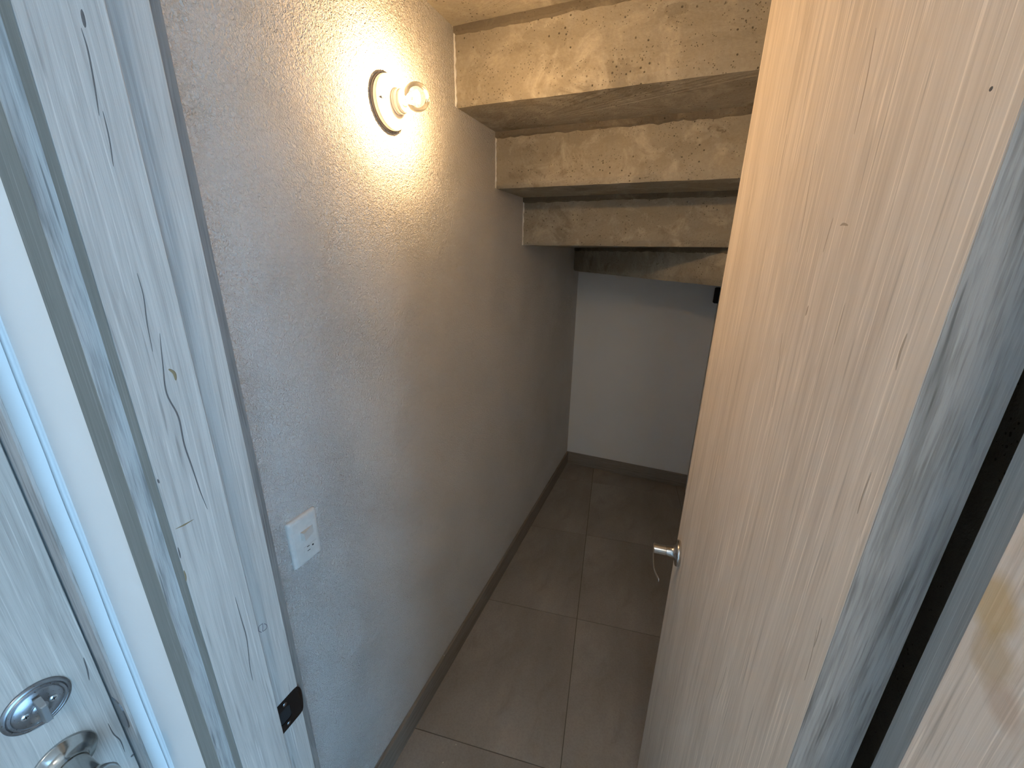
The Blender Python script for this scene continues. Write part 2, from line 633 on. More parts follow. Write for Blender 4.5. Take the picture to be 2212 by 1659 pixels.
# ------------------------------------------------------------ floor
floor = link('floor', bbox(bmesh.new(), -0.12, HALL_X1 + 0.1, HALL_Y0 - 0.1, YB + 0.1, -0.12, -0.0022), 'grout', origin=(0, 0, 0))
tag(floor, 'floor of large grey-brown square tiles laid askew to the closet wall', 'floor', kind=S)
TH = math.radians(8.5476)
CU, SU = math.cos(TH), math.sin(TH)
PITCH = 0.6030
GAP = 0.0032
for iu in range(-3, 5):
    for iv in range(-5, 6):
        u0 = -0.0293 + iu * PITCH + GAP / 2
        u1 = u0 + PITCH - GAP
        v0 = 0.871 + iv * PITCH + GAP / 2
        v1 = v0 + PITCH - GAP
        quad = [(CAM[0] + u * CU - v * SU, u * SU + v * CU) for u, v in ((u0, v0), (u1, v0), (u1, v1), (u0, v1))]
        for (x0, x1, y0, y1) in ((0.0, XR, YI, YB), (0.218, 0.8516, YO, YI), (0.0, HALL_X1, HALL_Y0, YO)):
            p = clip_poly(quad, -1, 0, -x0)
            p = clip_poly(p, 1, 0, x1) if p else p
            p = clip_poly(p, 0, -1, -y0) if p else p
            p = clip_poly(p, 0, 1, y1) if p else p
            if len(p) < 3:
                continue
            area = abs(sum(p[i][0] * p[(i + 1) % len(p)][1] - p[(i + 1) % len(p)][0] * p[i][1] for i in range(len(p)))) / 2
            if area < 2e-4:
                continue
            link('tile', bprism(bmesh.new(), p, -0.0022, random.uniform(-0.0002, 0.0002)), 'tile', floor)

# ------------------------------------------------------------ walls
def wall(name, x0, x1, y0, y1, z0, z1, mat, label, cat='wall'):
    o = box(name, x0, x1, y0, y1, z0, z1, mat)
    return tag(o, label, cat, kind=S)


wl = wall('wall_left', -0.12, 0.0, YO, YB, -0.0022, 3.1, 'stucco', 'rough trowelled white plaster wall of the closet, carrying the bare bulb')
wall('wall_back', -0.12, XR + 0.12, YB, YB + 0.12, -0.0022, 3.1, 'paint_grey', 'smooth off-white wall at the far end of the closet')
wr = empty('wall_right', (XR + 0.06, 1.5, 0))
tag(wr, 'closet wall hidden behind the open door', 'wall', kind=S)
box('gap_shade_panel', XR, XR + 0.12, YI, 0.80, -0.0022, 3.1, 'joint_gap_dark', wr)  # made-up wall section, coloured dark as the shade inside the hinge gap
box('wall_panel', XR, XR + 0.12, 0.80, YB, -0.0022, 3.1, 'paint_grey', wr)
# front partition: two piers and the lintel over the door
fr = empty('wall_front', (0.5, YO, 0))
tag(fr, 'white wall around the closet doorway, seen as a narrow strip left of the frame', 'wall', kind=S)
box('pier', 0.0, XJ - 0.020, YO, YI, -0.0022, 3.1, 'paint', fr)
box('pier', XJR + 0.020, HALL_X1, YO, YI, -0.0022, 3.1, 'paint', fr)
box('lintel', XJ - 0.020, XJR + 0.020, YO, YI, HEAD + 0.020, 3.1, 'paint', fr)

# hall in which the photographer stands
EY1, EY0 = 0.1605, -0.665         # entry doorway in the hall's left wall
hl = empty('wall_hall', (-0.06, -0.8, 0))
tag(hl, 'pale blue-white hall wall beside the front door', 'wall', kind=S)
box('pier', -0.12, 0.0, EY1 + 0.0035, YO, -0.0022, 3.1, 'paint', hl)
box('pier', -0.12, 0.0, HALL_Y0, EY0 - 0.0035, -0.0022, 3.1, 'paint', hl)
box('lintel', -0.12, 0.0, EY0 - 0.0035, EY1 + 0.0035, 2.115, 3.1, 'paint', hl)
# soft plaster build-up in the inside corner between hall wall and partition
bm = bmesh.new()
prof = [(0.0, 0.0), (0.006, 0.0), (0.0030, -0.0012), (0.0012, -0.0030), (0.0, -0.0060)]
st = 60
rows = []
for k in range(st + 1):
    z = 0.0 + 2.6 * k / st
    w = 1.0 + 0.18 * mnoise.noise(Vector((0.3, 1.7, z * 9)))
    rows.append([bm.verts.new((a * w, YO + b * w, z)) for a, b in prof])
for a, b in zip(rows, rows[1:]):
    for i in range(len(prof)):
        j = (i + 1) % len(prof)
        bm.faces.new((a[i], a[j], b[j], b[i]))
bm.faces.new(rows[0])
bm.faces.new(rows[-1])
link('corner_fillet', bm, 'paint', hl, smooth=True)
hb = wall('wall_hall_back', -0.12, HALL_X1 + 0.12, HALL_Y0 - 0.12, HALL_Y0, -0.0022, 3.1, 'paint', 'white hall wall behind the camera')
# hall right wall holds another window
WY0, WY1, WZ0, WZ1 = -2.0, 0.0, 0.25, 2.35
hr = empty('wall_hall_right', (HALL_X1 + 0.06, -1.0, 0))
tag(hr, 'white hall wall holding the side window', 'wall', kind=S)
box('pier', HALL_X1, HALL_X1 + 0.12, HALL_Y0, WY0, -0.0022, 3.1, 'paint', hr)
box('pier', HALL_X1, HALL_X1 + 0.12, WY1, YI, -0.0022, 3.1, 'paint', hr)
box('sill_wall', HALL_X1, HALL_X1 + 0.12, WY0, WY1, -0.0022, WZ0, 'paint', hr)
box('lintel', HALL_X1, HALL_X1 + 0.12, WY0, WY1, WZ1, 3.1, 'paint', hr)
win = empty('window_1', (HALL_X1 + 0.06, -1.0, WZ0))
tag(win, 'side window lighting the hall beside the closet', 'window', kind=S)
ym = (WY0 + WY1) / 2
for y0, y1 in ((WY0, WY0 + 0.04), (ym - 0.02, ym + 0.02), (WY1 - 0.04, WY1)):
    box('window_post', HALL_X1 + 0.04, HALL_X1 + 0.08, y0, y1, WZ0, WZ1, 'plastic', win)
for y0, y1 in ((WY0 + 0.04, ym - 0.02), (ym + 0.02, WY1 - 0.04)):
    box('pane', HALL_X1 + 0.058, HALL_X1 + 0.062, y0, y1, WZ0 + 0.04, WZ1 - 0.04, 'window_glass', win)
    box('window_rail', HALL_X1 + 0.04, HALL_X1 + 0.08, y0, y1, WZ0, WZ0 + 0.04, 'plastic', win)
    box('window_rail', HALL_X1 + 0.04, HALL_X1 + 0.08, y0, y1, WZ1 - 0.04, WZ1, 'plastic', win)
ce = box('ceiling', -0.12, HALL_X1 + 0.12, HALL_Y0 - 0.12, YO, 3.1, 3.2, 'paint')
tag(ce, 'white hall ceiling above the photographer', 'ceiling', kind=S)

# made-up opal globe, added unseen in the hall as neutral fill light
LPX, LPY = 1.0, -1.1
fill_lamp = empty('added_fill_lamp', (LPX, LPY, 3.1))
tag(fill_lamp, 'added opal globe fill lamp, unseen in the hall behind the camera', 'fill lamp')
lathe('fill_lamp_base', [(0.06, 0.0), (0.06, 0.02), (0.012, 0.035), (0.012, 0.50), (0.05, 0.515), (0.05, 0.54)], (LPX, LPY, 3.1), (0, 0, -1), 'plastic', fill_lamp, 32)
M['opal'] = mat_emit('fill_lamp_opal_glow', (1.0, 0.92, 0.78), HALL_FILL)
lathe('fill_lamp_globe', [(0.05, 0.535)] + [(0.125 * math.sin(a), 0.65 - 0.125 * math.cos(a)) for a in [math.radians(24 + 156 * i / 14) for i in range(14)]] + [(0, 0.775)], (LPX, LPY, 3.1), (0, 0, -1), 'opal', fill_lamp, 32)

# ------------------------------------------------------------ concrete staircase seen from below
stair = empty('concrete_staircase', (0.45, 1.5, 1.5))
tag(stair, 'raw concrete staircase seen from below as stepped soffits, with stains and air holes', 'staircase')


def step_block(poly, front, z0, z1, seed, fillet_z=None, cham=(0.016, 0.009), mat='concrete'):
    """poly: plan outline; front: (p, q) plan edge that is the riser face. The riser face gets wavy
    cast edges, a chamfered bottom board mark and a rough mortar fillet at the top."""
    (px, py), (qx, qy) = front
    d = Vector((qx - px, qy - py, 0))
    ln = d.length
    d.normalize()
    nrm = Vector((d.y, -d.x, 0))              # towards the camera
    if nrm.y > 0:
        nrm = -nrm
    N = max(8, int(ln / 0.014))
    bm = bmesh.new()
    rows = []
    for k in range(N + 1):
        t = k / N
        base = Vector((px, py, 0)) + d * (ln * t)

        def w(s, amp, f=22.0):
            return amp * mnoise.noise(Vector((seed * 3.1 + s * 5.7, t * ln * f, seed)))
        ch = cham[0] * (0.55 + 0.65 * t)
        e1 = base + nrm * w(1, 0.0012)
        rows.append([
            bm.verts.new((e1.x, e1.y, z1)),
            bm.verts.new((e1.x, e1.y, z0 + ch + 0.006 + w(2, 0.0022, 45))),
            bm.verts.new((e1 + nrm * (-0.0022)).to_tuple()[:2] + (z0 + ch + w(2, 0.0022, 45),)),
            bm.verts.new((base + nrm * (-cham[1] + w(3, 0.0015, 30))).to_tuple()[:2] + (z0 + w(4, 0.0016, 28),)),
        ])
    for a, b in zip(rows, rows[1:]):
        for i in range(3):
            bm.faces.new((a[i], a[i + 1], b[i + 1], b[i]))
    # rest of the block: soffit, back, sides, top
    others = [p for p in poly if (abs(p[0] - px) + abs(p[1] - py)) > 1e-6 and (abs(p[0] - qx) + abs(p[1] - qy)) > 1e-6]
    lo = [bm.verts.new((x, y, z0)) for x, y in others]
    hi = [bm.verts.new((x, y, z1)) for x, y in others]
    bm.faces.new([r[3] for r in rows] + lo)
    bm.faces.new([r[0] for r in rows] + hi)
    bm.faces.new(rows[-1] + [lo[0], hi[0]])
    bm.faces.new(rows[0] + [lo[-1], hi[-1]])
    for i in range(len(others) - 1):
        bm.faces.new((lo[i], lo[i + 1], hi[i + 1], hi[i]))
    o = link('stair_step', bm, mat, stair)
    if fillet_z is not None:
        bm = bmesh.new()
        rr = []
        for k in range(N + 1):
            t = k / N
            base = Vector((px, py, 0)) + d * (ln * t)
            a = 0.020 + 0.005 * mnoise.noise(Vector((seed, t * ln * 30, 9.1))) + 0.003 * mnoise.noise(Vector((seed, t * ln * 90, 3.1)))
            b = 0.007 + 0.003 * mnoise.noise(Vector((seed, t * ln * 40, 5.1)))
            f1 = base + nrm * (0.002 + b * 0.5)
            f2 = base + nrm * b
            back = base + nrm * (-0.006)
            rr.append([bm.verts.new((back.x, back.y, fillet_z + 0.004)), bm.verts.new((f2.x, f2.y, fillet_z + 0.004)), bm.verts.new((f1.x, f1.y, fillet_z - a * 0.75)),
                       bm.verts.new(((base + nrm * 0.0008).x, (base + nrm * 0.0008).y, fillet_z - a)), bm.verts.new((back.x, back.y, fillet_z - a))])
        for a, b in zip(rr, rr[1:]):
            for i in range(5):
                j = (i + 1) % 5
                bm.faces.new((a[i], a[j], b[j], b[i]))
        bm.faces.new(rr[0])
        bm.faces.new(rr[-1])
        link('mortar_joint', bm, 'joint_gap_dark', o)
    return o


zs = [2.2155, 2.0256, 1.845, 1.6526, 1.506]
ys = [0.925, 1.204, 1.483, 1.768]
PIV = (0.869, 1.768)
# straight flight, nearest (highest) first
for yy, zz in ((0.646, 2.4055), (0.367, 2.5955)):
    step_block([(0, yy), (XR, yy), (XR, yy + 0.279), (0, yy + 0.279)], ((0, yy), (XR, yy)), zz, zz + 0.40, yy * 10, zz + 0.19)
box('stair_step', 0, XR, YI, 0.367, 2.7855, 3.09, 'concrete', stair)
for i in range(3):
    y0, y1 = ys[i], ys[i + 1]
    step_block([(0, y0), (XR, y0), (XR, y1), (0, y1)], ((0, y0), (XR, y0)), zs[i], zs[i] + 0.40, 1.3 + i, (zs[i - 1] if i else 2.4055), mat='concrete_marked' if i == 1 else 'concrete')
# winder steps turning towards the back wall
step_block([(0, ys[3]), PIV, (0, 2.72)], ((0, ys[3]), PIV), zs[3], zs[3] + 0.45, 5.2, zs[2])
step_block([(0, 2.72), PIV, (XR, PIV[1]), (XR, YB), (0, YB)], ((0, 2.72), PIV), zs[4], zs[4] + 0.50, 7.7, zs[3])

# ragged plaster left where the wall meets each riser
for k, (yy, za, zb) in enumerate(((1.204, 2.0256, 2.2155), (1.483, 1.845, 2.0256), (1.768, 1.6526, 1.845))):
    bm = bmesh.new()
    rr = []
    n_ = 26
    for i in range(n_ + 1):
        z = za + (zb - za) * i / n_
        w1 = 0.0035 + 0.0035 * mnoise.noise(Vector((k * 7.3, z * 60, 1.1))) + 0.002 * mnoise.noise(Vector((k * 2.3, z * 170, 4.1)))
        w2 = 0.0040 + 0.0030 * mnoise.noise(Vector((k * 5.1, z * 70, 8.4)))
        w1, w2 = max(0.0008, w1), max(0.0010, w2)
        rr.append([bm.verts.new((0.0, yy - w2, z)), bm.verts.new((w1 * 0.7, yy - w2 * 0.7, z)), bm.verts.new((w1, yy, z)), bm.verts.new((0.0, yy, z))])
    for a, b in zip(rr, rr[1:]):
        for i in range(4):
            j = (i + 1) % 4
            bm.faces.new((a[i], a[j], b[j], b[i]))
    bm.faces.new(rr[0])
    bm.faces.new(rr[-1])
    link('plaster_bead', bm, 'paint_grey', wl)

# ------------------------------------------------------------ skirting
bm = bmesh.new()
bbox(bm, 0.0, 0.012, YI + 0.0145, YB, 0.0002, 0.100, 0.0015)
tag(link('baseboard_left', bm, 'wood_base_y'), 'long brown-grey wooden skirting along the plastered closet wall', 'baseboard', kind=S)
bm = bmesh.new()
bbox(bm, 0.0122, XR, YB - 0.012, YB, 0.0002, 0.100, 0.0015)
tag(link('baseboard_back', bm, 'wood_base_x'), 'short brown-grey wooden skirting at the far end of the closet', 'baseboard', kind=S)

# ------------------------------------------------------------ closet door frame
frame = empty('trim_1', (0.53, 0.24, 0))
tag(frame, 'grey ash door frame of the closet with stop, casing and black strike plate', 'door frame', kind=S)
jl = box('strike_jamb', XJ - 0.020, XJ, YO, YI, 0, HEAD + 0.020, 'wood_frame', frame, 0.0006)
box('hinge_jamb', XJR, XJR + 0.020, YO, YI, 0, HEAD + 0.020, 'wood_frame', frame, 0.0006)
box('head_jamb', XJ, XJR, YO, YI, HEAD, HEAD + 0.020, 'wood_frame', frame)
sl = box('door_stop', XJ, XJ + STOP, YO, YS, 0, HEAD, 'wood_frame', frame, 0.0006)
M['wood_stop_r'] = mat_wood('stained_ash_laminate', (0.72, 0.65, 0.575), (0.62, 0.555, 0.485), (0.36, 0.305, 0.255), streak=0.9, bump=0.3, seed=5.3,
                            stain=[((-0.006, 0.022, 1.462), 0.020, (0.50, 0.34, 0.12), 0.6), ((-0.006, 0.009, 1.440), 0.017, (0.42, 0.30, 0.14), 0.5), ((-0.006, -0.006, 1.428), 0.013, (0.42, 0.27, 0.17), 0.4)])
box('door_stop', XJR - STOP - 0.002, XJR, YO, YS, 0, HEAD, 'wood_stop_r', frame, 0.0006)
box('door_stop', XJ + STOP, XJR - STOP - 0.002, YO, YS, HEAD - STOP, HEAD, 'wood_frame', frame)
# outer casing: front board and the grained edge strip towards the opening
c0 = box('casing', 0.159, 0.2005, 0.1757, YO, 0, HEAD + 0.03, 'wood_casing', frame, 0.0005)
box('casing_edge', 0.2005, 0.2013, 0.1757, YO, 0, HEAD + 0.005, 'wood_edge', c0)
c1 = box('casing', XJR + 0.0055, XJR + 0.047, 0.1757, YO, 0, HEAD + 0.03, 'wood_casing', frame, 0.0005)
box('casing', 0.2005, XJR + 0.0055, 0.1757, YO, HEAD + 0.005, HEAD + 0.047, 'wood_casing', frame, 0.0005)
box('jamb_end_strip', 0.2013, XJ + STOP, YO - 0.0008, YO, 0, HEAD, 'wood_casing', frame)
# inner casing whose edge shows as a thin brown strip past the jamb
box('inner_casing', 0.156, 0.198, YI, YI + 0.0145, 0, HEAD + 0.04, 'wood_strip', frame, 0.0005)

# strike plate on the left jamb, its rounded lip standing past the jamb edge
zc = 0.945
sp_ = empty('strike_plate', (0, 0, 0))
sp_.parent = frame
sp_.location = Vector((XJ, 0.27, zc)) - Vector(frame.location)
pl = [(-0.0205, -0.0285), (0.012, -0.0285)]
for i in range(9):
    a = -PI / 2 + PI * i / 8
    pl.append((0.0135 + 0.0075 * math.cos(a), 0.0205 * math.sin(a) + (0.006 if a > 0 else -0.006) * abs(math.sin(a))))
pl += [(0.012, 0.0285), (-0.0205, 0.0285)]
bm = bmesh.new()
# face with a latch hole: outer ring minus hole
org = Vector((XJ, 0.2705, zc))
hole = rrect(0.019, 0.026, 0.004, 3)
hole = [(a - 0.0065, b) for a, b in hole]
lip = [(-0.0205, -0.0285), (-0.008, -0.0285), (0.004, -0.0285), (0.0145, -0.0285)] + \
      [(0.0165 + 0.0105 * math.cos(-PI / 2 + PI * i / 10) + 0.0, 0.0285 * math.sin(-PI / 2 + PI * i / 10)) for i in range(1, 10)] + \
      [(0.0145, 0.0285), (0.004, 0.0285), (-0.008, 0.0285), (-0.0205, 0.0285)]


def bend(a, d):
    # the lip curls back slightly past the jamb edge
    return d - max(0.0, a - 0.0195) ** 1.6 * 9.0


def ring(d, pts):
    return [bm.verts.new(org + Vector((bend(a, d), a, b))) for a, b in pts]


def resample(pts, n):
    L = [0.0]
    q = pts + [pts[0]]
    for i in range(len(pts)):
        L.append(L[-1] + math.hypot(q[i + 1][0] - q[i][0], q[i + 1][1] - q[i][1]))
    out = []
    for k in range(n):
        s = L[-1] * k / n
        i = max(j for j in range(len(pts)) if L[j] <= s + 1e-12)
        f = (s - L[i]) / max(1e-9, L[i + 1] - L[i])
        out.append((q[i][0] + (q[i + 1][0] - q[i][0]) * f, q[i][1] + (q[i + 1][1] - q[i][1]) * f))
    return out


def by_angle(pts, n, c):
    # radial resampling about c so that outer and inner rings match up
    q = resample(pts, 720)
    res = []
    for k in range(n):
        a = 2 * PI * k / n
        best = min(q, key=lambda p: abs((math.atan2(p[1] - c[1], p[0] - c[0]) - a + PI) % (2 * PI) - PI))
        res.append(best)
    return res


NR = 72
outer = by_angle(lip, NR, (-0.0065, 0))
inner = by_angle(hole, NR, (-0.0065, 0))
# keep exact corners on the straight jamb side
for cx_, cz_ in ((-0.0205, -0.0285), (-0.0205, 0.0285)):
    i = min(range(NR), key=lambda k: (outer[k][0] - cx_) ** 2 + (outer[k][1] - cz_) ** 2)
    outer[i] = (cx_, cz_)
NS = 8
fr_ = [ring(0.0018, [(o[0] + (i[0] - o[0]) * k / NS, o[1] + (i[1] - o[1]) * k / NS) for o, i in zip(outer, inner)]) for k in range(NS + 1)]
o0 = ring(0.0002, outer)
i0 = ring(-0.010, inner)
for p_, q_ in [(o0, fr_[0])] + list(zip(fr_, fr_[1:])) + [(fr_[-1], i0)]:
    for k in range(NR):
        j = (k + 1) % NR
        bm.faces.new((p_[k], p_[j], q_[j], q_[k]))
link('plate', bm, 'bronze', sp_)
bm = bmesh.new()
bsheet(bm, [(a * 1.0 - 0.0065, b) for a, b in rrect(0.019, 0.026, 0.004, 3)], org, (0, 1, 0), (0, 0, 1), (1, 0, 0), 0.0001, 0.0006)
link('latch_hole', bm, 'black', sp_)
for dz in (-0.0205, 0.0205):
    lathe('screw', [(0.0032, 0.0), (0.0032, 0.0020), (0.0024, 0.0026), (0, 0.0027)], org + Vector((0.0, -0.004, dz)), (1, 0, 0), 'nickel', sp_, 14)

# cracks, a knot, a scratch and a pencil scrawl on the left jamb
NX = (1, 0, 0)
XSF = XJ + STOP
for pts, wd, mt in (
        ([(345, 720), (352, 790), (360, 850), (385, 900), (398, 960), (415, 1010), (432, 1060), (448, 1100)], 0.0016, 'crack'),
        ([(508, 1290), (522, 1340), (533, 1380), (540, 1440), (546, 1470)], 0.0013, 'crack'),
        ([(175, 60), (190, 110), (205, 190), (214, 250)], 0.0012, 'crack'),
        ([(222, 240), (236, 300), (245, 360)], 0.0010, 'crack'),
        ([(296, 590), (310, 640), (318, 700), (330, 760)], 0.0010, 'crack'),
        ([(176, 20), (184, 60)], 0.0025, 'crack'),
):
    link('crack', bribbon(bmesh.new(), smooth_path([on_x(a, b, XSF) for a, b in pts]), NX, wd), mt, sl)
link('scratch', bribbon(bmesh.new(), [on_x(379, 1143, XSF), on_x(398, 1134, XSF), on_x(418, 1122, XSF)], NX, 0.0022), 'scratch', sl)
link('scratch', bribbon(bmesh.new(), smooth_path([on_x(364, 797, XSF), on_x(376, 806, XSF), on_x(380, 822, XSF)]), NX, 0.0030), 'scratch', sl)
link('edge_chip', bribbon(bmesh.new(), smooth_path([on_x(384, 1182, XSF), on_x(388, 1196, XSF), on_x(390, 1206, XSF)]), NX, 0.0014), 'crack', sl)
link('edge_chip', bribbon(bmesh.new(), smooth_path([on_x(397, 1232, XSF), on_x(401, 1245, XSF), on_x(402, 1256, XSF)]), NX, 0.0016), 'scratch', sl)
link('edge_chip', bribbon(bmesh.new(), smooth_path([on_x(340, 1035, XSF), on_x(344, 1044, XSF)]), NX, 0.0016), 'crack', sl)
for pts in ([(566, 1348), (559, 1354), (559, 1363), (565, 1366)], [(567, 1346), (568, 1356), (567, 1364)], [(570, 1347), (576, 1350), (576, 1357), (568, 1364)]):
    tag(link('pencil_mark', bribbon(bmesh.new(), smooth_path([on_x(a, b, XJ) for a, b in pts]), NX, 0.0008, taper=False), 'pencil', jl))

# ------------------------------------------------------------ closet door, open about 84.5 degrees
PHI = math.radians(84.5)
door = empty('door_1', (0.866, 0.297, 0.0), -PHI)
tag(door, 'pale ash closet door standing open into the closet, lever handle near its edge', 'door', kind=S)
DX0, DX1, DY0, DY1, DZ0, DZ1 = -0.658, -0.003, -0.0454, -0.0054, 0.008, 2.086
leaf = link('door_leaf', bbox(bmesh.new(), DX0, DX1 - 0.0008, DY0, DY1, DZ0, DZ1, 0.0008), 'wood_door', door, local=True)
link('hinge_edge_band', bbox(bmesh.new(), DX1 - 0.0008, DX1, DY0, DY1, DZ0, DZ1), 'wood_edge', door, local=True)
for hz in (0.22, 1.02, 1.86):
    hg = lathe('hinge', [(0.0055, 0), (0.0055, 0.09)], (0.0, 0.001, hz), (0, 0, 1), 'steel', door, 14, local=True)
# lever handle on the visible face
hx, hz = -0.600, 0.942
lv = empty('lever_handle', (hx, DY0, hz))
lv.parent = door
A = (0, -1, 0)
lathe('rose', [(0.0295, 0.0), (0.0310, 0.002), (0.0310, 0.0065), (0.0295, 0.0085), (0.020, 0.010), (0.015, 0.014), (0.0128, 0.021), (0.0122, 0.030)], (0, 0, 0), A, 'steel', lv, 48, local=True)
lathe('neck', [(0.0108, 0.0295), (0.0108, 0.0310), (0.0118, 0.0316), (0.0118, 0.0600), (0.0100, 0.0615)], (0, 0, 0), A, 'steel', lv, 36, local=True)
bm = bmesh.new()
secs = []
LL = 0.112
for k in range(25):
    t = k / 24
    x = -0.010 + t * LL
    yb = -0.0575 - 0.004 * math.sin(t * PI) + 0.010 * max(0, t - 0.72) ** 1.2 * 3
    hh = 0.0100 * (1 - 0.55 * t)
    th_ = 0.0020 * (1 - 0.40 * t)
    secs.append([bm.verts.new((x, yb + th_ * math.cos(2 * PI * i / 12), hh * math.sin(2 * PI * i / 12) - 0.002 * t)) for i in range(12)])
for a, b in zip(secs, secs[1:]):
    for i in range(12):
        j = (i + 1) % 12
        bm.faces.new((a[i], a[j], b[j], b[i]))
bm.faces.new(secs[0])
bm.faces.new(secs[-1])
link('lever', bm, 'steel', lv, local=True, smooth=True)


# grain veins printed on the leaf (picked from the photograph on the door plane)
Cw = Vector((0.866, 0.297, 0))
rotm = Matrix.Rotation(-PHI, 3, 'Z')
inv = rotm.inverted()


def on_door(px, py):
    n = rotm @ Vector((0, -1, 0))
    p0 = Cw + rotm @ Vector((0, DY0, 0))
    d = pixel_ray(px, py)
    s = (p0 - Vector(CAM)).dot(n) / d.dot(n)
    return inv @ (Vector(CAM) + d * s - Cw)


for pts, wd, mt in (
        ([(1893, 60), (1880, 130), (1866, 200), (1845, 290)], 0.0030, 'crack_soft'),
        ([(1765, 310), (1750, 390), (1738, 460), (1722, 545)], 0.0020, 'crack_soft'),
        ([(1700, 290), (1690, 340), (1684, 380)], 0.0018, 'crack_soft'),
        ([(1800, 470), (1788, 510), (1778, 545)], 0.0026, 'crack_soft'),
        ([(1746, 660), (1743, 672), (1740, 682)], 0.0040, 'crack'),
        ([(1826, 655), (1814, 700), (1802, 745)], 0.0016, 'crack'),
        ([(1815, 487), (1822, 484), (1832, 487)], 0.0028, 'crack_soft'),
        ([(1882, 1020), (1862, 1075), (1852, 1110)], 0.0022, 'crack_soft'),
        ([(1776, 1335), (1766, 1375), (1757, 1400)], 0.0020, 'crack'),
        ([(1765, 1360), (1752, 1420), (1738, 1470)], 0.0014, 'crack_soft'),
        ([(1690, 720), (1680, 800), (1668, 880)], 0.0012, 'crack_soft'),
        ([(1570, 1440), (1560, 1475), (1547, 1510)], 0.0014, 'crack_soft'),
        ([(1960, 720), (1945, 760), (1935, 800)], 0.0030, 'crack_soft'),
):
    mt = 'crack_soft'
    wd *= 0.8
    bm = bribbon(bmesh.new(), smooth_path([on_door(a, b) for a, b in pts]), (0, -1, 0), wd, 0.00015)
    o = link('wood_vein', bm, mt, door, local=True)
    o.parent = leaf
    o.location = Vector(o.location) - Vector(leaf.location)
bm = blathe(bmesh.new(), [(0.0012, 0), (0.0010, 0.0003), (0, 0.0004)], on_door(2141, 192), (0, -1, 0), 8)
o = link('pin_hole', bm, 'crack', door, local=True)
o.parent = leaf
o.location = Vector(o.location) - Vector(leaf.location)

# ------------------------------------------------------------ front door of the hall, closed
ed = empty('door_2', (-0.02, -0.25, 0))
tag(ed, 'grey ash front door at the left edge with deadbolt and door knob', 'door', kind=S)
eleaf = box('door_leaf', -0.045, -0.004, EY0 + 0.003, EY1 - 0.0022, 0.006, 2.10, 'wood_frame', ed, 0.0008)
for pts, wd, mt in (
        ([(180, 1420), (188, 1445), (193, 1470)], 0.0016, 'crack'),
        ([(233, 1562), (245, 1585), (260, 1600), (270, 1625)], 0.0014, 'crack'),
        ([(172, 1185), (182, 1230), (190, 1290)], 0.0012, 'crack'),
):
    link('crack', bribbon(bmesh.new(), smooth_path([on_x(a, b, -0.004) for a, b in pts]), NX, wd), mt, eleaf)
link('knot', blathe(bmesh.new(), [(0.0022, 0), (0.0016, 0.0003), (0, 0.0004)], on_x(286, 1632, -0.004), NX, 10), 'crack', eleaf)
# deadbolt
by, bz = 0.1005, 1.0720
db = empty('deadbolt', (0, 0, 0))
db.parent = ed
db.location = Vector((-0.004, by, bz)) - Vector(ed.location)
F = Vector((-0.004, by, bz))
lathe('rose', [(0.0315, 0), (0.0315, 0.0025), (0.0300, 0.0042), (0.0280, 0.0048), (0.0272, 0.0042), (0.0262, 0.0056), (0.0240, 0.0060), (0.0232, 0.0054), (0.0222, 0.0062), (0.010, 0.0085), (0, 0.0088)], F, NX, 'nickel', db, 64)
for dy in (-0.0125, 0.0125):
    so = lathe('screw', [(0.0040, 0.0068), (0.0040, 0.0090), (0.0028, 0.0098), (0, 0.0099)], F + Vector((0, dy, 0.0006)), NX, 'screw', db, 18)
    bm = bmesh.new()
    bbox(bm, F.x + 0.0097, F.x + 0.0101, by + dy - 0.0022, by + dy + 0.0022, bz + 0.0006 - 0.0005, bz + 0.0006 + 0.0005)
    bbox(bm, F.x + 0.0097, F.x + 0.0101, by + dy - 0.0005, by + dy + 0.0005, bz + 0.0006 - 0.0022, bz + 0.0006 + 0.0022)
    link('cross_slot', bm, 'black', so)
# thumb turn: a tapered upright paddle
bm = bmesh.new()
sec = [(0.0085, 0.0026, 0.0170), (0.013, 0.0036, 0.0185), (0.0255, 0.0030, 0.0135), (0.0270, 0.0022, 0.0120)]
rg = []
for dx, hy, hzz in sec:
    rg.append([bm.verts.new(F + Vector((dx, a * hy, b * hzz))) for a, b in ((-1, -1), (1, -1), (1, 1), (-1, 1))])
for a, b in zip(rg, rg[1:]):
    for i in range(4):
        j = (i + 1) % 4
        bm.faces.new((a[i], a[j], b[j], b[i]))
bm.faces.new(rg[0])
bm.faces.new(rg[-1])
M['paddle'] = mat_metal('satin_grey_paddle', (0.40, 0.41, 0.42), 0.48)
link('thumb_turn', bm, 'paddle', db)
lathe('collar', [(0.0075, 0.0080), (0.0075, 0.0105), (0.006, 0.0115)], F, NX, 'nickel', db, 24)
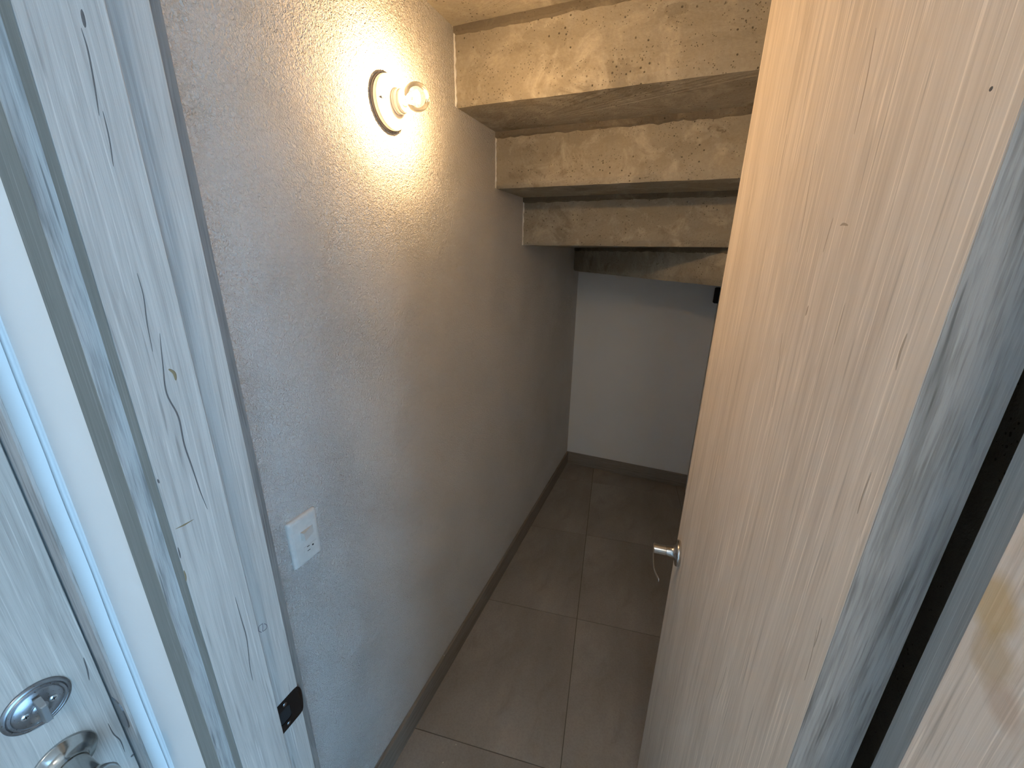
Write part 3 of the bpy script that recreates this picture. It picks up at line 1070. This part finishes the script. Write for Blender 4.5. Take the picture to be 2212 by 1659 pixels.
# knob
ky, kz = 0.1000, 0.9640
kb = empty('door_knob', (0, 0, 0))
kb.parent = ed
kb.location = Vector((-0.004, ky, kz)) - Vector(ed.location)
K = Vector((-0.004, ky, kz))
M['knob_steel'] = mat_metal('polished_nickel', (0.46, 0.47, 0.46), 0.16)
kr = lathe('rose', [(0.0335, 0), (0.0335, 0.002), (0.0325, 0.0034), (0.0240, 0.0075), (0.0190, 0.0135), (0.0172, 0.021)], K, NX, 'knob_steel', kb, 64)
lathe('neck', [(0.0150, 0.020), (0.0150, 0.0225), (0.0165, 0.0232), (0.0165, 0.060), (0.022, 0.066), (0.026, 0.074), (0.025, 0.082), (0.018, 0.087), (0, 0.088)], K, NX, 'knob_steel', kb, 48)
bm = bmesh.new()
bsheet(bm, rrect(0.0050, 0.0090, 0.0024, 4), K + Vector((0.0058, 0.0225, 0.0035)), Vector((-0.43, 0.90, 0)).normalized(), (0, 0, 1), Vector((0.90, 0.43, 0)), -0.0008, 0.0005)
link('screw_slot', bm, 'black', kr)
# lining of the front doorway and the strike lip that shows beside the gap
ln = empty('trim_2', (-0.04, -0.25, 0))
tag(ln, 'thin grey wooden lining of the front doorway beside the pale wall', 'door frame', kind=S)
j1 = box('strike_jamb', -0.12, 0.026, EY1, EY1 + 0.0035, 0, 2.1115, 'wood_edge', ln, 0.0004)
box('hinge_jamb', -0.12, 0.026, EY0 - 0.0035, EY0, 0, 2.1115, 'wood_edge', ln, 0.0004)
box('head_jamb', -0.12, 0.026, EY0 - 0.0035, EY1 + 0.0035, 2.1115, 2.115, 'wood_edge', ln)
bm = bmesh.new()
lipo = [(-0.003, -0.029), (0.008, -0.029)] + [(0.010 + 0.010 * math.cos(a), 0.027 * math.sin(a)) for a in [(-PI / 2 + PI * i / 10) for i in range(11)]] + [(0.008, 0.029), (-0.003, 0.029)]
bsheet(bm, lipo, (0.0, EY1, 0.975), (1, 0, 0), (0, 0, 1), (0, -1, 0), 0.0, 0.0016)
link('strike_lip', bm, 'nickel', j1)

# ------------------------------------------------------------ porcelain lampholder with bare bulb
LY, LZ = 0.8860, 1.9460
LO = Vector((0.0, LY, LZ))
lamp = empty('porcelain_lampholder', LO)
tag(lamp, 'round white porcelain lampholder on the plaster wall with a lit bare bulb', 'wall lamp')
lathe('backing_ring', [(0.0562, 0.0), (0.0562, 0.005), (0.052, 0.006)], LO, NX, 'gasket', lamp, 64)
bp = lathe('base', [(0.0540, 0.0055), (0.0550, 0.008), (0.0550, 0.0125), (0.0535, 0.0150), (0.0515, 0.0155), (0.0500, 0.0168), (0.0470, 0.0190), (0.0410, 0.0222), (0.0340, 0.0245), (0.0300, 0.0270), (0.0275, 0.0300), (0, 0.0300)], LO, NX, 'porcelain', lamp, 72)
for sgn in (-1, 1):
    c = LO + Vector((0.0228, sgn * 0.0405, -0.002))
    bm = bsheet(bmesh.new(), rrect(0.0115, 0.0052, 0.0025, 4), c, (0.22 * -sgn, 1, 0), (0, 0, 1), (1, 0, 0), -0.001, 0.0009)
    so = link('screw_slot', bm, 'black', bp)
    lathe('screw', [(0.0022, 0.0), (0.0022, 0.0014), (0, 0.0018)], c + Vector((0.0002, 0, 0)), NX, 'screw', bp, 12)
sk = lathe('socket', [(0.0255, 0.0295), (0.0255, 0.0350), (0.0245, 0.0358), (0.0245, 0.0420), (0.0228, 0.0428), (0.0228, 0.0480), (0.0214, 0.0500), (0.0170, 0.0505), (0.0158, 0.0495), (0.0158, 0.0400), (0, 0.0400)], LO, NX, 'porcelain', lamp, 56)
# bulb: pear-shaped glass, threaded shell, glowing filament
BC = LO + Vector((0.0835, -0.003, 0.003))
bulb_axis = (BC - (LO + Vector((0.045, 0, 0)))).normalized()
gr = 0.0285
prof = [(0.0085, -0.0330), (0.0105, -0.0290), (0.0135, -0.0245), (0.0175, -0.0205)]
for i in range(2, 15):
    a = PI * (1 - i / 14)
    th0 = math.radians(138)
    ang = th0 * (1 - (i - 2) / 12)
    prof.append((gr * math.sin(ang), gr * math.cos(ang)))
prof[-1] = (0, gr)
bl = lathe('light_bulb', prof, BC, bulb_axis, 'bulb_glass', lamp, 40, close=False)
tag(bl, 'clear lit glass bulb')
lathe('screw_shell', [(0.0125, -0.0430), (0.0132, -0.0415), (0.0122, -0.0400), (0.0132, -0.0385), (0.0122, -0.0370), (0.0130, -0.0355), (0.0115, -0.0335), (0.0087, -0.0325)], BC, bulb_axis, 'brass', bl, 32)
bm = bmesh.new()
bmesh.ops.create_icosphere(bm, subdivisions=3, radius=0.0125)
bmesh.ops.scale(bm, vec=(0.16, 0.95, 1.05), verts=bm.verts)
bmesh.ops.translate(bm, vec=BC + Vector((0.002, 0, 0.0)), verts=bm.verts)
link('filament', bm, 'filament', bl, smooth=True)
bm = bmesh.new()
btube(bm, [BC + Vector(bulb_axis) * -0.032, BC + Vector(bulb_axis) * -0.020, BC + Vector(bulb_axis) * -0.010], [0.0035, 0.0028, 0.0018], 10)
link('glass_stem', bm, 'bulb_glass', bl, smooth=True)

# ------------------------------------------------------------ switch and outlet plate
SY, SZ = 0.4948, 1.0345
SW = Vector((0.0, SY, SZ))
sw = empty('wall_switch', SW)
tag(sw, 'ivory wall plate with a light switch above a power outlet, beside the door frame', 'switch plate')
bm = bmesh.new()
U, V, Nn = Vector((0, 1, 0)), Vector((0, 0, 1)), Vector((1, 0, 0))
layers = [(0.0710, 0.1160, 0.0000), (0.0710, 0.1160, 0.0030), (0.0690, 0.1145, 0.0052), (0.0630, 0.1085, 0.0080), (0.0540, 0.1000, 0.0090)]
rings = []
for w_, h_, d_ in layers:
    rings.append([bm.verts.new(SW + U * a + V * b + Nn * d_) for a, b in rrect(w_, h_, 0.0045, 4)])
for a, b in zip(rings, rings[1:]):
    n_ = len(a)
    for i in range(n_):
        j = (i + 1) % n_
        bm.faces.new((a[i], a[j], b[j], b[i]))
bm.faces.new(rings[-1])
bm.faces.new(rings[0])
link('plate', bm, 'plastic', sw)
# rocker tilted: its near side stands out
bm = bmesh.new()
ry0, ry1, rz0, rz1 = SY - 0.0120, SY + 0.0195, SZ + 0.0045, SZ + 0.0235
q = [(0.0089, ry0, rz0), (0.0089, ry1, rz0), (0.0089, ry1, rz1), (0.0089, ry0, rz1), (0.0195, ry0 + 0.0015, rz0), (0.0097, ry1, rz0), (0.0097, ry1, rz1), (0.0195, ry0 + 0.0015, rz1)]
vv = [bm.verts.new(c) for c in q]
for f_ in ((0, 1, 2, 3), (4, 5, 6, 7), (0, 1, 5, 4), (1, 2, 6, 5), (2, 3, 7, 6), (3, 0, 4, 7)):
    bm.faces.new([vv[i] for i in f_])
link('rocker', bm, 'plastic', sw)
of = link('outlet_face', bsheet(bmesh.new(), rrect(0.0335, 0.0165, 0.0015, 3), (0, SY + 0.0065, SZ - 0.0250), U, V, Nn, 0.0089, 0.0096), 'plastic', sw)
for dy, dz, w_, h_ in ((0.0010, 0.0052, 0.0065, 0.0014), (0.0010, -0.0052, 0.0075, 0.0014), (0.0125, 0.0010, 0.0042, 0.0040)):
    link('slot', bsheet(bmesh.new(), rrect(w_, h_, min(w_, h_) * 0.45, 3), (0, SY + dy, SZ - 0.0250 + dz), U, V, Nn, 0.0095, 0.0099), 'black', of)

# ------------------------------------------------------------ small dark fitting in the far corner
g0 = Vector((0.892, 2.855, 1.335))
cb = empty('corner_box', (0.888, 2.84, 1.33))
tag(cb, 'small black box high in the far corner, half hidden by the door edge', 'box')
box('box_body', 0.876, XR, 2.825, YB, 1.335, 1.430, 'black', cb, 0.002)
box('box_lid', 0.872, 0.876, 2.828, YB - 0.003, 1.338, 1.427, 'black', cb, 0.001)

# ------------------------------------------------------------ plaster crumbs
def crumb(p, r, label):
    bm = bmesh.new()
    bmesh.ops.create_icosphere(bm, subdivisions=1, radius=r)
    for v in bm.verts:
        v.co *= random.uniform(0.75, 1.2)
        v.co.z *= 0.7
    lo = min(v.co.z for v in bm.verts)
    bmesh.ops.translate(bm, vec=Vector(p) - Vector((0, 0, lo)), verts=bm.verts)
    o = link('plaster_crumb', bm, 'crumb')
    tag(o, label, 'crumb', 'plaster crumbs lying about the closet')


crumb(on_z(957, 1648, 0.0003), 0.0022, 'larger white plaster crumb on the nearest tile by the bottom of the photo')
crumb(on_z(985, 1609, 0.0003), 0.0018, 'smaller white plaster crumb on the nearest tile, just below its grout line')
for (a, b), lb in (((957, 1415), 'tan plaster crumb on top of the left skirting, nearest the doorway'),
                   ((1020, 1317), 'tan plaster crumb on top of the left skirting, farther from the doorway')):
    p = on_z(a, b, 0.1002)
    crumb((0.0065, p.y, 0.1002), 0.0018, lb)
